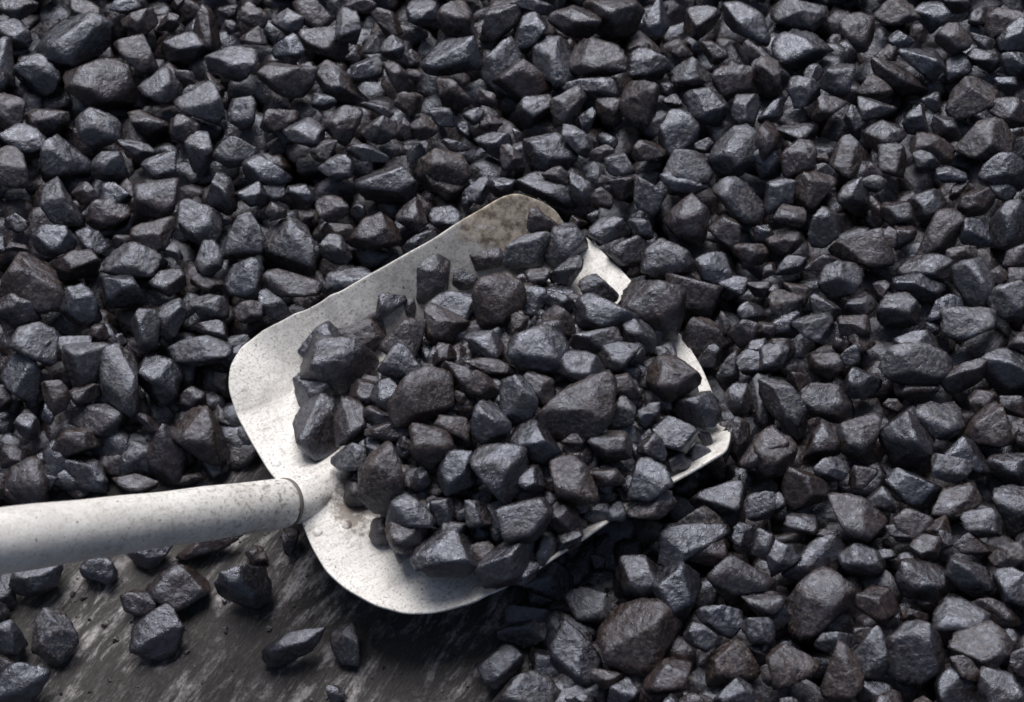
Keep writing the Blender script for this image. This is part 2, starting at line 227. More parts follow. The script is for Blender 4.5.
# outlines of the coal lumps, tile by tile (quarter-pixel units); tone l/m/d = flat side up / mixed / steep side out, hue b/n, s = on the shovel
TRACE = """
@0,0
mn 5,0 100,0 135,50 125,85 60,75 15,40
db -20,80 60,80 120,125 110,180 50,180 -20,150
lb 130,190 150,100 210,50 300,60 430,120 450,160 410,220 340,245 230,260 150,230
dn 250,30 300,5 370,20 440,90 400,105 330,85
lb 440,0 560,0 540,40 500,45 460,30
mn 480,95 510,60 590,35 620,80 610,130 560,145 510,125
dn 625,90 650,55 700,60 715,90 670,120
mn 740,90 800,30 850,60 895,120 890,180 820,200 770,160
db 640,180 680,125 740,130 770,190 830,200 790,245 700,235
mb -60,170 0,150 40,160 50,230 50,340 -40,350
mb 60,270 100,225 160,225 230,290 225,360 150,355 70,320
ln 235,320 300,260 450,240 510,270 540,360 520,440 430,430 350,420 260,375
mn 450,175 610,170 640,240 590,285 520,260 455,205
mb 570,340 650,260 715,330 700,400 640,415 585,390
lb 820,260 870,195 980,190 1030,230 1025,310 930,315 850,300
mb 715,380 740,350 850,350 900,440 880,500 800,480 740,440
mn 790,310 840,305 905,370 880,390 840,350
db 905,400 990,380 1030,430 1015,500 950,515 910,470
mn -60,400 0,380 70,390 95,450 90,510 0,500
dn 100,440 200,405 245,415 240,520 160,540 110,510
mb 310,465 410,450 490,530 450,580 380,590 320,550
dn 510,455 620,435 670,460 650,520 560,540 520,510
ln 665,490 720,445 790,490 795,540 740,580 690,560
mb 480,545 510,540 615,600 600,630 520,610
mb 730,600 820,525 855,590 830,660 760,680
mb 855,640 890,560 960,545 1020,590 990,650 920,670
lb -30,520 100,515 130,580 180,600 100,625 -20,590
mb 170,600 230,560 310,570 365,640 340,720 190,730
ln -60,610 60,600 120,660 120,720 60,745 -60,700
db 380,640 450,590 500,650 490,720 370,720
mb 580,670 640,615 700,650 715,720 570,720
ln 955,20 1010,10 1020,90 960,70
ln 955,150 1000,115 1050,125 1040,180 965,180
db 710,270 770,290 780,330 720,340
db 890,95 940,85 960,120 920,140
dn 870,20 930,15 940,60 890,70
dn 680,0 740,0 720,30 690,30
@256,0
lb 70,50 110,30 185,60 180,110 120,130 90,100
mn 150,10 280,0 310,60 290,120 230,120 180,90
lb 310,70 350,25 400,45 415,110 400,165 365,170 330,130
ln -40,20 0,30 50,60 40,100 -30,110
mn 330,0 510,0 480,50 400,30
lb 610,70 620,0 710,0 730,40 700,90 650,105 615,95
mn 715,80 760,10 830,5 880,80 870,140 810,160 740,120
ln 880,130 910,60 960,0 1040,0 1030,80 960,160 900,160
dn 450,80 500,50 560,60 590,110 560,150 490,130
mb 420,170 450,145 500,155 510,200 440,215
mb 490,180 540,135 590,175 580,230 530,250
lb 60,190 100,150 170,130 190,200 150,235 70,230
dn 170,120 310,130 345,250 290,250 215,190
lb 370,270 440,205 500,225 505,290 465,345 410,330
mn 500,250 550,255 635,330 610,360 560,345 510,310
mn 590,230 620,200 660,220 640,260 600,255
lb 655,230 700,175 850,155 885,210 870,260 790,270 700,290 665,270
mb 910,220 1020,140 1080,200 1080,330 960,385 920,330
ln 0,320 80,255 240,250 220,320 170,370 60,390 20,370
dn 220,290 260,240 390,310 410,400 300,370 230,330
mb 220,380 250,365 320,410 290,445 230,420
ln 10,490 120,415 170,455 80,520
lb 110,510 200,470 250,490 270,545 210,580 150,560
mn 270,500 330,425 420,430 425,490 405,570 340,550
mn 410,410 470,410 560,455 550,480 490,450
dn 550,410 590,375 660,420 640,440 600,450 560,460
dn 705,360 760,335 830,345 860,400 820,440 730,410
lb 680,450 720,430 770,440 785,510 730,500
db 825,460 890,415 895,480 850,495
mb 435,530 480,480 550,480 560,530 500,570 440,575
mn 555,510 600,475 620,500 610,550 560,545
mn 625,480 670,460 725,520 690,545 630,540
dn 880,370 930,370 960,430 900,410
mb 800,500 840,490 865,530 830,555
lb 880,540 960,520 1040,600 1020,640 930,600
lb 365,585 440,585 525,640 480,660 410,630
mn 640,680 700,610 780,600 845,660 860,720 780,770 680,760
mn 740,580 800,560 860,580 820,600
mb -50,680 0,655 50,625 130,650 140,702 70,730 -30,730
mb 250,680 340,615 390,650 380,702 300,720
dn 210,580 320,560 330,610 260,640
dn 900,460 960,470 980,510 910,510
dn 350,215 400,200 410,250 370,260
@512,0
mb -10,10 60,0 130,10 160,45 60,50 0,40
lb -20,130 60,60 130,70 120,130 60,190 0,180
ln 150,60 200,20 290,30 340,90 310,160 260,150 200,100
mn 290,50 340,0 480,0 525,50 500,110 420,135 330,110
lb 530,110 560,20 620,0 620,90 590,140 540,140
mn 670,80 730,10 790,0 815,60 780,120 700,130
lb 825,90 850,30 920,25 1000,60 1040,90 1020,170 930,130 860,110
mb 100,160 150,115 240,155 230,210 190,220 200,300 190,370 140,320 95,220
ln 225,245 320,170 400,190 460,260 450,305 400,320 290,280
mn -40,220 30,250 150,350 140,375 0,375 -60,320
mb 465,260 500,210 600,200 635,250 580,290 500,310 470,310
mb 630,290 730,245 795,290 790,330 700,330
db 580,330 620,305 660,350 620,390 590,370
mn 800,300 860,275 940,275 975,330 950,390 880,390 820,350
ln 980,260 1020,220 1070,260 1050,370 985,370
mb 210,310 300,325 430,320 435,360 350,400 250,370 205,350
ln 430,380 470,320 520,310 580,350 585,440 545,505 480,500 435,440
lb 690,390 760,345 850,370 860,440 830,490 740,490 710,440
ln 165,440 190,370 290,370 300,440 260,490 170,480
mn 330,390 420,375 440,430 420,500 360,480 335,440
db 20,440 60,390 150,380 170,440 150,490 40,490
mb 860,450 920,355 980,380 1005,430 970,490 900,485
mb 580,490 620,440 700,430 745,520 730,600 650,640 590,580
mb 270,460 320,430 355,500 310,530 270,500
lb 45,570 70,520 130,505 240,580 240,660 150,680 60,650
lb 185,515 250,510 305,560 295,630 240,580
mn 310,600 370,580 405,600 370,650 320,640
mb 370,650 400,610 480,610 490,680 400,700
ln 480,600 530,560 580,570 605,640 560,670 500,640
lb 600,680 700,605 790,650 780,720 700,740 620,720
lb 800,630 850,520 920,480 960,540 970,620 900,690 830,690
mn 970,580 1000,500 1060,480 1060,650 1000,670
ln -40,580 0,575 40,620 20,670 -40,660
dn 750,180 820,180 860,230 800,240
dn 460,190 520,165 550,190 490,220
dn 630,190 690,170 720,210 660,230
mn 120,700 180,670 230,700 200,730
db 740,560 790,550 800,600 750,610
dn 600,400 660,375 680,420 630,430
mn 0,510 40,520 30,560 0,560
@768,0
mb 20,60 80,0 200,20 240,80 180,110 90,90
lb 15,190 80,130 210,100 250,160 220,220 160,250 90,270 30,230
ln 295,70 330,50 420,60 440,120 400,200 330,200 290,140
ln 430,70 510,0 590,10 600,60 520,100 460,110
mb 580,90 600,0 690,10 720,60 690,110 640,130
mn 670,140 700,95 790,90 810,150 770,210 690,200
ln 865,110 900,50 980,20 1020,60 1000,100 930,160 890,150
lb 920,170 990,80 1040,80 1040,190 930,195
mb 480,160 540,120 580,160 530,190 500,180
lb 520,210 560,180 640,195 695,245 690,290 630,295 560,260
mn 415,240 450,230 530,270 640,340 620,390 560,380 440,290
mn 430,230 500,170 530,200 500,240
mn 800,230 840,185 910,190 925,260 880,290 810,290
mb 930,220 970,205 1040,210 1030,310 960,290
db 690,270 740,215 800,220 800,290 740,330 700,310
ln 715,380 770,305 850,300 930,370 900,420 830,470 730,440
mb 230,330 250,260 330,240 365,300 320,370 260,380
lb 135,280 210,245 230,290 190,330 150,310
mb 70,360 110,315 190,330 210,370 170,400 180,460 120,440 75,400
dn 350,360 400,310 470,320 500,360 440,390 370,390
ln 180,430 210,390 260,385 320,410 300,470 230,480
lb 360,400 420,395 515,440 420,480 370,470
mb 305,470 340,420 400,470 350,530 310,510
mb 540,500 560,420 620,410 650,480 620,540 560,530
mb 620,390 690,370 710,410 660,460
ln 880,450 930,405 1020,410 1050,480 1020,520 940,480
ln 400,540 440,480 500,465 540,540 500,590 420,590
lb 655,490 700,460 790,515 760,550 690,540
mn 740,590 840,490 940,485 1010,560 990,620 880,640 790,640
lb 30,500 70,475 170,500 175,550 80,550
mb -30,470 30,400 70,410 50,460 -10,510
ln 55,620 110,560 170,560 190,640 140,700 60,700
mn 250,640 300,550 350,550 380,600 350,680 270,690
ln 580,580 640,540 750,600 720,660 660,630 600,610
lb 590,600 640,610 690,660 620,680
ln 435,600 490,590 585,600 560,680 520,720 450,670
mn 390,680 430,650 460,700 430,740 390,730
lb 840,700 920,650 990,620 1040,680 1020,740 900,720
lb 160,700 230,655 270,700 230,740
db -40,560 0,560 50,620 40,700 -40,690
mb -50,240 0,225 80,310 60,360 -30,360
dn 190,620 240,610 240,650 210,670
dn 700,0 800,0 810,30 740,40
dn 830,40 870,50 860,90 800,90
mb 810,130 850,125 910,180 850,190
db 900,310 970,310 990,350 920,370
mb 670,670 770,670 790,702 690,720
@0,176
lb 135,80 190,10 240,40 335,160 330,190 240,170 150,120
mn 285,60 330,20 390,50 380,100 330,120
mb 400,90 440,25 500,60 520,110 470,130 410,120
dn 350,140 400,100 480,100 520,130 500,200 440,215 370,170
ln 530,60 560,40 710,20 720,80 690,130 600,165 530,150
mb 820,0 900,0 940,120 890,160 840,120
mb 940,70 1020,30 1060,50 1050,110 980,120
mb 710,140 740,85 800,95 830,190 890,190 860,260 790,240 720,200
ln 510,240 570,200 690,170 690,240 620,290 530,280
lb 125,250 170,195 240,200 290,240 280,300 200,320 140,300
db 300,230 350,205 420,250 420,300 360,310 310,290
mn 180,350 240,310 350,305 390,350 380,390 300,400 200,400
lb 400,330 510,280 630,310 635,360 570,395 480,390
ln 0,350 60,300 110,310 180,370 170,440 235,480 220,570 140,570 100,480 0,440
ln -30,470 40,450 120,470 160,510 120,590 40,600 -30,560
lb 385,420 440,365 490,370 550,460 550,530 470,520 400,490
mb 600,400 640,370 710,370 740,420 700,490 630,460
lb 770,320 810,260 860,270 900,350 860,395 790,380
dn 760,400 850,400 890,440 830,460 770,450
mb 900,330 920,200 960,145 1030,170 1040,320 970,330
mb 900,400 950,350 1040,340 1050,480 960,490 910,450
mb 245,520 270,480 350,420 400,530 380,590 290,590 250,560
db 750,520 830,480 900,480 910,550 840,570 780,560
ln 925,540 980,500 1040,500 1030,570 970,580
mb 620,580 640,520 700,515 780,580 720,630 650,660 630,630
mb 500,640 540,550 610,535 625,590 620,680 560,690
ln 780,610 840,575 920,620 910,670 840,640
mb 670,690 720,650 840,650 920,690 880,740 720,740
lb 40,690 110,600 190,610 225,640 210,740 60,740
lb 230,640 280,605 350,640 395,710 330,760 240,720
db 430,690 460,620 510,640 490,710
dn 360,620 420,590 430,650 390,680
dn 650,280 700,260 730,330 680,350
mb 920,640 980,630 1000,660 940,710
db 20,170 90,160 110,210 50,220
db -30,240 10,240 30,290 -30,310
dn 460,240 510,230 510,280 460,280
dn 0,0 100,0 80,40 10,40
dn 30,270 100,280 110,310 50,300
@256,176
lb 405,60 440,0 620,-40 635,20 600,70 520,110 430,110
mb 0,40 60,-10 105,30 100,90 20,100
mb 120,70 170,40 240,60 230,105 140,105
mn 230,120 290,85 350,110 370,160 290,180 240,150
dn 150,180 210,130 240,190 190,200
mn 560,160 620,90 680,110 685,190 640,230 580,190
mb 690,150 740,120 800,160 820,185 740,220 695,190
lb 830,70 870,0 920,0 915,90 880,110
mn 30,170 80,110 120,170 90,190
lb 10,240 60,190 150,180 220,240 240,300 260,370 230,400 130,380 30,300
lb 245,290 290,255 350,255 380,330 330,365 300,330
mn 370,270 430,180 500,160 550,190 550,270 490,320 400,310
dn 260,230 330,190 390,210 370,250 290,250
lb 580,280 650,235 720,230 640,300 590,310
mn 40,400 100,385 240,430 250,470 210,520 120,480
mb 270,470 330,380 440,350 450,410 340,460
lb 0,500 60,450 120,490 160,530 100,575 20,540
db 385,120 420,100 440,160 390,170
dn 680,0 800,0 850,40 750,90 680,50
db 800,90 860,60 880,110 830,140
mb 930,60 980,10 1040,30 1020,60 940,95
db 0,350 30,390 30,460 0,470
smn 555,400 660,290 720,310 780,400 760,470 680,510 620,440 560,450
smn 750,400 820,380 880,430 860,470 800,450
sdb 440,540 480,480 550,465 560,560 500,620 450,600
sdn 545,480 600,445 650,500 650,545 570,555
sln 800,320 870,240 940,240 975,300 950,360 870,390 810,350
slb 700,490 760,450 840,465 875,530 860,580 800,600 740,540
smn 660,560 690,520 780,560 840,600 800,650 700,650 660,600
sln 870,470 920,400 1010,400 1070,450 1050,520 1010,590 900,600 870,520
smn 500,640 570,575 650,595 680,650 670,740 560,740 510,700
slb 830,650 880,625 970,640 980,700 900,720 840,700
smb 180,690 260,610 320,610 340,660 260,740 190,730
smn 320,620 400,565 450,590 500,650 490,702 400,702 340,670
sdb 970,280 1020,270 1060,340 1000,380 970,340
smb 545,430 600,370 665,400 640,520 560,540
sdn 400,565 480,540 520,620 430,645
@512,176
mb 20,0 170,-10 240,60 250,130 180,100 60,50
db 200,0 290,0 320,80 270,140 230,60
dn 320,110 340,45 400,80 405,130 350,140
dn 390,30 470,0 500,30 480,90 420,80
lb 490,60 510,0 570,10 620,90 590,140 520,165 490,120
lb 590,0 760,-20 785,20 720,50 660,70 620,40
mn 610,170 660,110 715,75 780,140 800,230 740,280 650,240
mb 790,90 800,50 900,15 990,50 1040,110 1010,160 910,180 830,150
mn 780,215 840,160 900,180 920,260 870,290 820,250
mb 310,200 350,155 440,175 470,220 430,270 350,270
db 460,200 500,175 570,200 560,245 480,240
dn 385,295 460,260 540,260 540,330 500,400 440,340
ln 515,330 550,260 620,250 700,300 740,370 600,400 520,415
mn 580,420 680,375 740,390 865,490 820,540 720,580 650,500 600,440
mn 700,590 790,580 880,670 860,710 740,720
mb 730,340 860,320 880,400 830,450 740,380
mn 880,290 950,250 1010,270 1020,330 920,380
db 950,220 990,200 1050,210 1030,260 960,250
lb 895,540 960,500 1010,520 990,590 920,570
mn 870,640 920,570 980,590 980,650 920,680
ln 940,430 1010,425 1040,470 960,470
ln 980,600 1040,580 1040,650 990,650
lb 920,690 980,660 1040,680 1030,730 930,730
dn 340,0 400,0 380,30 340,20
dn 230,170 300,170 290,210 240,200
dn 800,570 880,570 880,640 820,620
mb 820,420 940,370 950,460 870,480
smn 0,140 150,120 180,180 170,220 80,240 0,260
slb -60,310 0,270 150,225 175,290 100,345 40,360 -40,380
sdb 180,220 240,190 270,230 275,300 190,370 160,340
sdb 160,380 270,320 280,400 200,430 160,420
sdn 80,370 150,370 140,430 70,430
smb 270,490 300,430 360,400 420,440 420,500 340,500
slb 255,530 330,490 430,520 500,580 450,640 330,610 260,600
sln 440,490 490,440 590,415 660,490 680,540 660,620 600,640 540,590 460,530
smb 30,440 120,440 130,480 110,540 20,540
sln -40,420 0,410 30,450 20,540 -40,520
smb 130,500 170,470 240,500 240,560 130,550
sln 0,650 70,600 160,600 210,660 200,720 60,740 0,700
sdn 120,560 220,560 250,630 220,650 150,590
smb 420,700 480,680 530,700 520,740 430,740
sdn 240,640 340,610 440,650 420,710 300,700
sdb 460,570 560,630 560,700 480,680
sdn 0,560 60,560 60,600 0,640
@768,176
mn 105,50 150,-10 260,0 290,50 200,120 180,140 150,90
mb 0,30 50,10 100,70 70,120 0,150
mb 270,110 320,30 350,0 390,30 400,110 350,150
mn 380,0 450,0 470,40 430,70 390,50
mn 410,80 450,90 470,160 420,200
ln 25,180 90,90 130,110 155,180 110,200 50,200
mn 150,200 180,160 270,135 300,190 230,280 170,270
mn 0,210 80,215 130,240 140,280 80,320 0,260
ln 250,280 290,220 360,195 430,220 520,310 500,350 440,370 340,340
lb 565,110 600,80 690,45 720,90 650,140 600,180
mn 570,230 730,150 770,160 760,260 670,300 580,310
lb 760,200 800,160 860,200 870,290 820,280 770,250
mn 760,130 810,25 870,40 900,110 860,160 790,160
dn 740,100 720,80 770,0 800,20
mb 870,0 950,0 1000,50 960,110 900,80
ln 480,170 510,80 560,110 600,200 560,210
mb 890,190 950,130 1030,110 1050,200 960,290 900,270
mn 920,350 1030,230 1050,330 960,370
mn 460,250 490,200 520,250 500,290
lb 40,400 90,320 140,320 150,360 80,420
mn 125,390 220,320 310,320 250,350 180,400 150,410
mb 200,380 270,340 340,350 380,400 350,460 270,490 220,440
lb 530,370 570,320 660,320 740,350 750,420 700,435 620,370
lb 750,380 830,325 900,350 880,430 860,540 790,510 760,440
mn 880,380 950,380 960,420 890,430
ln 960,370 1050,370 1050,430 970,430
lb 880,500 920,430 1040,420 1060,500 1030,570 960,575 900,540
mn 420,430 470,415 500,460 440,500 425,470
mb 500,420 560,385 640,400 710,450 640,490 540,470
mb 450,480 570,460 610,520 600,600 520,600 440,590
mn 70,430 120,400 160,450 150,520 110,490
ln 0,490 70,460 130,540 120,570 40,570 0,540
lb 170,490 210,450 280,530 270,580 200,560
mb 310,530 360,470 430,490 430,560 390,590 340,560
lb 105,620 170,555 220,560 265,640 200,660 130,650
mb 0,590 60,560 130,570 90,640 10,640
ln 285,590 300,555 390,565 410,610 320,630
mn 320,630 400,610 430,650 400,700 330,690
mb 630,540 690,490 770,490 770,540 690,560
lb 690,560 830,540 920,610 880,660 780,650 710,630
lb 510,700 590,635 650,660 700,700 680,740 540,740
lb 0,430 50,430 50,480 0,480
lb 630,600 670,570 690,620 650,640
mn 0,670 60,650 110,680 100,740 0,740
dn 0,340 20,350 20,410 -20,410
dn 520,190 590,200 560,290 500,290
mn 700,320 750,290 840,290 780,350
mn 960,680 1000,630 1050,620 1050,700 980,700
dn 270,640 330,690 300,720 270,700
@0,352
lb 0,90 40,10 110,0 165,130 160,180 100,160 40,160
mb 100,-40 210,-40 200,10 150,40 120,10
mb 235,30 250,-50 380,-60 410,50 390,120 270,160 240,110
dn 280,150 400,130 400,190 320,200
lb 410,110 430,0 510,-30 540,80 530,190 490,250 430,190
mb 545,150 580,20 610,0 690,60 725,130 700,190 640,220 560,200
ln 165,140 210,105 270,170 220,250 200,200 170,170
dn 700,200 750,150 820,170 810,220 730,260
mb 265,240 310,205 420,220 510,260 490,310 380,320 310,290
mn 520,240 550,230 670,330 650,360 590,300
mn 190,375 260,330 350,325 395,400 380,420 280,410 210,400
mb 485,360 530,325 600,360 620,410 560,420 500,400
dn 380,440 490,400 550,470 540,500 430,480
mb 240,500 300,440 380,450 450,520 430,570 370,540 300,530
mn 450,530 530,500 600,495 635,545 580,560 460,560
mn 600,480 690,310 710,330 720,500 680,540 630,530
mn 710,290 780,240 850,260 930,370 920,470 800,440 720,380
db 810,430 920,440 900,510 830,500
mb 70,260 130,240 155,290 130,350 60,330
dn 0,380 50,370 100,430 60,470 10,460
mn 20,560 50,460 120,480 110,560 60,610
mb 90,600 130,490 200,475 210,520 180,580
db 100,430 160,400 190,460 130,480
mn 270,560 300,545 360,560 340,580 270,590
dn -20,140 20,150 40,210 -20,250
dn 820,240 880,230 930,300 900,330
dn 860,90 900,80 900,160 860,160
mb 850,-10 960,-30 960,30 920,60
dn 0,480 20,490 20,590 -20,590
dn 690,530 780,490 820,520 760,530
mb 180,200 210,240 200,290 170,260
@256,352
smb 180,0 220,-60 350,-50 480,40 470,100 320,170 200,100
smb 125,160 200,60 250,50 300,130 290,180 190,230 150,210
smb 165,330 200,210 260,175 315,190 320,270 300,400 240,430 190,400
smn 315,330 340,200 390,190 430,270 420,340 340,370
smb 300,420 340,375 400,370 440,400 430,460 350,465
slb 465,150 520,110 570,150 580,200 540,260 480,250
sdn 370,150 460,120 480,180 430,240 400,200
sdn 430,270 480,230 560,270 540,290 440,300
smn 550,270 590,150 650,80 740,70 790,130 780,200 700,240
smn 740,60 780,20 870,100 890,160 850,170 770,120
smb 500,20 620,-10 680,50 640,110 580,110
smn 700,0 760,-20 800,10 750,40 700,40
smn 630,290 700,270 770,330 820,380 740,430 660,440
sln 720,270 810,225 830,310 830,380 790,360
slb 850,280 880,215 960,220 1010,290 990,350 910,370 860,340
smb 430,375 480,360 515,380 500,410 450,410
sdn 440,310 600,300 610,350 500,350
smn 400,500 550,385 630,460 600,560 540,640 480,650 400,580
smb 620,480 660,460 700,520 650,550 620,530
slb 730,480 770,410 840,395 880,440 860,540 800,580 740,550
slb 870,410 940,380 1060,380 1080,450 1060,560 960,575 920,520
smb 520,650 600,575 680,575 710,640 680,680 580,670
sdn 520,680 690,680 690,760 600,800 540,760
smb 700,600 750,580 780,640 740,700 700,680
smb 820,620 860,590 940,620 960,680 870,700 840,660
sln 835,30 900,20 1000,60 1010,130 920,80
smb 960,200 1000,160 1050,170 1050,220 990,230
sdn 850,90 900,80 980,150 900,190 860,170
slb 950,660 1010,610 1090,600 1120,660 1080,720 990,760 950,710
sdn 560,360 620,370 620,420 580,390
sdb 740,700 800,680 840,720 800,760 750,740
sdn 790,160 840,180 830,220 790,210
@512,352
smb 0,-60 150,-110 210,-60 200,40 180,80 100,90 0,60
smb 180,70 210,20 330,0 360,50 350,110 210,155 180,120
slb 350,50 380,-10 500,-30 525,20 440,60 380,80
sln 105,240 200,180 370,100 420,150 400,230 300,320 200,310 190,270
sln 50,100 90,75 150,110 190,150 170,200 110,200 50,150
smb -20,110 30,130 105,215 60,270 -20,290 -60,200
sln 540,100 590,20 680,0 740,60 750,140 700,170 620,200 560,160
sdb 640,230 730,130 790,150 820,290 760,310 650,260
smn 380,90 410,80 540,145 510,190 430,160
smb 410,220 440,170 510,210 490,270 440,330 380,280
smb 500,250 560,205 590,230 550,290 510,300
slb 560,300 600,245 680,280 745,330 720,380 650,400 590,360
smn 740,320 815,330 800,380 750,370
smb 500,370 550,320 600,360 620,410 560,430 510,420
sln 300,350 340,310 420,320 500,375 460,430 380,430 310,400
slb 0,330 60,280 170,280 200,320 190,400 110,435 20,380
slb 40,470 120,450 140,540 60,570 30,520
sln 130,460 210,410 260,440 365,580 330,610 240,600 150,540
smn 300,460 340,440 430,490 430,550 360,550
slb 440,550 480,450 560,435 630,480 635,540 470,610
smn 640,550 650,590 560,660 450,640 470,600
sdn 740,230 820,240 830,290 780,290
slb 0,610 130,585 170,640 140,720 60,760 -60,720 -60,640
smn 170,600 260,630 280,700 170,720
sdn 200,320 290,320 290,390 200,400
smn 230,400 300,410 290,450 240,440
smn 840,160 880,120 960,130 960,240 900,270 850,230
mb 830,80 880,0 920,0 900,90 850,130
lb 900,70 930,0 1040,-10 1040,70 960,90
dn 860,300 900,260 950,270 940,370 900,440 870,400
mn 910,460 970,360 1040,310 1100,350 1120,420 1050,490 970,510
db 960,130 1000,90 1040,100 1040,300 970,310
mb 715,590 760,530 850,530 930,575 900,620 760,635
mb 930,650 960,570 1040,555 1060,600 1020,660
lb 650,690 720,640 810,630 860,690 860,740 780,790 680,740
mn 880,500 900,490 920,540 880,540
mb 740,-20 840,-20 830,30 780,60 740,30
dn 670,500 720,490 730,560 660,570
mb 890,690 940,690 980,720 950,770 890,750
dn 840,320 870,300 880,400 850,440
smn 610,420 680,395 700,440 640,480
smb 690,385 790,375 770,420 700,440
sdn 560,590 600,560 660,600 600,640
@768,352
lb 0,90 60,110 170,290 150,350 80,290 0,200 -20,140
mn -60,340 30,320 110,350 130,400 100,480 0,520 -60,460
mn 125,185 200,120 280,160 330,220 300,270 180,240
lb 300,150 330,90 380,60 450,90 470,150 400,180 340,180
lb 440,40 500,0 620,-20 740,40 700,100 560,120 480,90
dn 480,120 700,120 680,180 540,190
mn 690,120 800,40 880,40 860,100 720,170
lb 840,40 880,0 980,-10 1060,40 1050,140 980,170 930,120
mn 800,190 840,150 910,170 900,230 830,260
mn 770,360 870,230 920,200 975,280 950,350 850,390
mb 470,250 600,215 660,300 660,440 600,480 500,460 440,340
mb 600,220 700,205 790,220 800,280 720,380 670,350
ln 260,320 350,230 450,240 460,280 440,390 400,450 320,430 270,390
mn 140,390 210,310 270,300 280,410 240,450 160,440
lb 180,460 260,425 330,440 310,510 240,510
ln 50,550 90,460 150,455 260,530 220,620 100,640
ln 310,540 350,460 410,440 390,520 330,550
lb 640,480 670,420 740,420 800,500 770,520 690,500
mb 700,410 790,350 890,490 860,510 800,490
mb 470,530 520,490 630,500 690,540 640,600 560,600
db 400,590 450,540 520,610 500,650 430,630
mn 640,610 700,560 830,535 860,590 790,640 700,650
ln 200,690 260,580 330,580 480,670 470,730 350,740
lb 770,670 810,635 900,635 940,690 900,740 800,720
mb 900,560 1060,550 1060,720 980,710 920,650
mb 890,480 960,380 1040,420 1050,520 980,540
mn 480,690 540,640 620,640 660,680 560,740
ln 620,700 680,660 740,690 730,740 650,740
dn 60,650 190,660 180,720 60,710
dn 80,90 130,80 170,120 110,160
lb -40,0 60,-60 90,30 40,60 -40,60
dn 160,270 220,290 170,330
dn 170,10 280,10 290,90 200,100
mb 300,0 360,-20 360,40 310,50
dn 980,280 1040,270 1040,340 980,350
db 0,570 50,560 60,650 0,660
mn 460,220 500,190 540,220 480,240
dn 920,180 1000,200 1040,190 1040,250 930,240
mn 1000,290 1040,280 1050,380 1000,370
@0,526
mb 45,210 120,170 250,170 260,230 160,280 70,260
mb 320,170 380,130 460,140 470,200 360,240
lb 510,130 560,90 680,80 700,120 620,165 540,160
mn 570,260 640,180 720,165 830,220 840,280 740,335 640,310
mn 490,290 540,270 625,290 620,330 560,390 510,370
mb 510,440 640,330 690,325 720,380 690,500 600,530 530,510
mb 850,270 880,190 960,160 1060,170 1090,250 1060,350 930,330
lb 110,460 190,370 240,360 290,420 310,480 240,560 160,540
mb -40,420 40,390 100,410 110,500 50,540 -30,520
mb 0,640 60,570 160,530 215,590 190,660 90,720 0,740
mn -40,530 30,520 65,560 10,620 -40,610
lb 0,210 40,200 60,290 40,350 10,310
db -30,310 10,320 40,370 0,400
dn 990,100 1040,90 1060,150 1010,150
dn 690,80 800,50 960,40 850,110 720,130
@256,526
mb 25,530 150,440 200,390 260,400 230,490 80,600 40,570
lb 300,450 330,410 400,430 430,500 400,560 340,570 310,500
lb 910,560 1000,500 1040,500 1070,560 1000,640 900,610
dn 100,60 120,10 170,30 200,100 130,120
mb 280,650 320,650 360,702 300,702
smb 540,60 640,20 640,120 560,120
slb 625,150 650,70 750,10 860,80 850,200 740,255 650,220
sdn 860,70 960,90 930,150 870,170
smb 870,200 960,100 1060,60 1140,110 1120,170 1010,240 920,275
lb 990,370 1020,350 1120,360 1170,430 1100,500 1010,470
@512,526
smb 160,50 300,0 290,50 200,80
slb -60,170 20,130 110,150 70,220 0,230 -50,230
mb 40,250 170,155 250,240 220,300 140,300
lb -30,380 40,315 120,330 160,400 110,460 20,460
lb 390,190 500,100 590,170 580,290 540,300 430,230
mb 220,320 380,220 420,280 410,390 350,400 240,350
lb 570,100 650,10 860,0 860,60 700,90 620,150
ln 640,90 690,15 780,40 850,90 760,150 660,140
db 310,130 380,120 370,180 330,170
mb 570,220 640,150 770,220 740,350 690,380 590,330
lb 870,10 960,0 970,60 900,100
ln 780,240 860,120 960,130 1040,180 1000,240 940,310 830,300
mn 340,460 450,320 530,330 690,410 680,480 500,590 360,520
lb 130,500 220,370 340,470 330,570 280,660 200,610
mb 180,400 240,380 330,440 280,520 200,470
mb 740,380 800,330 900,330 920,370 860,430 780,410
lb 700,420 740,390 830,450 790,500 720,470
lb 910,400 960,360 1040,380 1040,460 970,470
ln 520,630 590,570 720,555 735,600 640,660 560,700
lb -60,610 60,595 190,690 180,760 -50,760
mb 370,700 450,590 510,660 500,740 380,740
mn 750,600 840,430 890,440 1000,590 900,640 780,650
lb 800,700 900,620 960,650 960,740 820,740
lb 0,500 50,530 10,590 -30,560
mn 960,100 990,10 1060,40 1060,140 980,150
db 910,290 960,265 1050,270 1050,380 960,350
mn 1000,590 1040,540 1060,620 1020,650
db 940,480 1030,470 1020,560 960,530
dn 330,580 450,590 390,640 320,640
dn 620,690 700,670 780,690 740,730 640,730
lb 210,700 240,680 280,700 250,720
dn 60,540 130,570 180,620 110,620
@768,526
mb 60,190 130,150 230,60 330,100 280,170 120,200
mb 290,120 380,70 470,170 420,220 350,200
ln 80,270 220,180 360,230 370,310 320,400 130,440 60,330
mn 370,280 400,240 480,250 530,360 450,410 380,350
lb 510,230 530,170 610,160 710,230 680,270 540,270
mb 720,200 760,110 830,120 890,210 840,290
ln 570,80 600,30 680,50 690,100 620,140
lb 680,20 740,20 740,80 690,100
mn 740,80 780,40 860,50 920,100 880,120 780,100
lb 885,240 920,180 1040,230 1050,330 980,320
mb 660,380 720,290 800,320 870,400 780,440 700,430
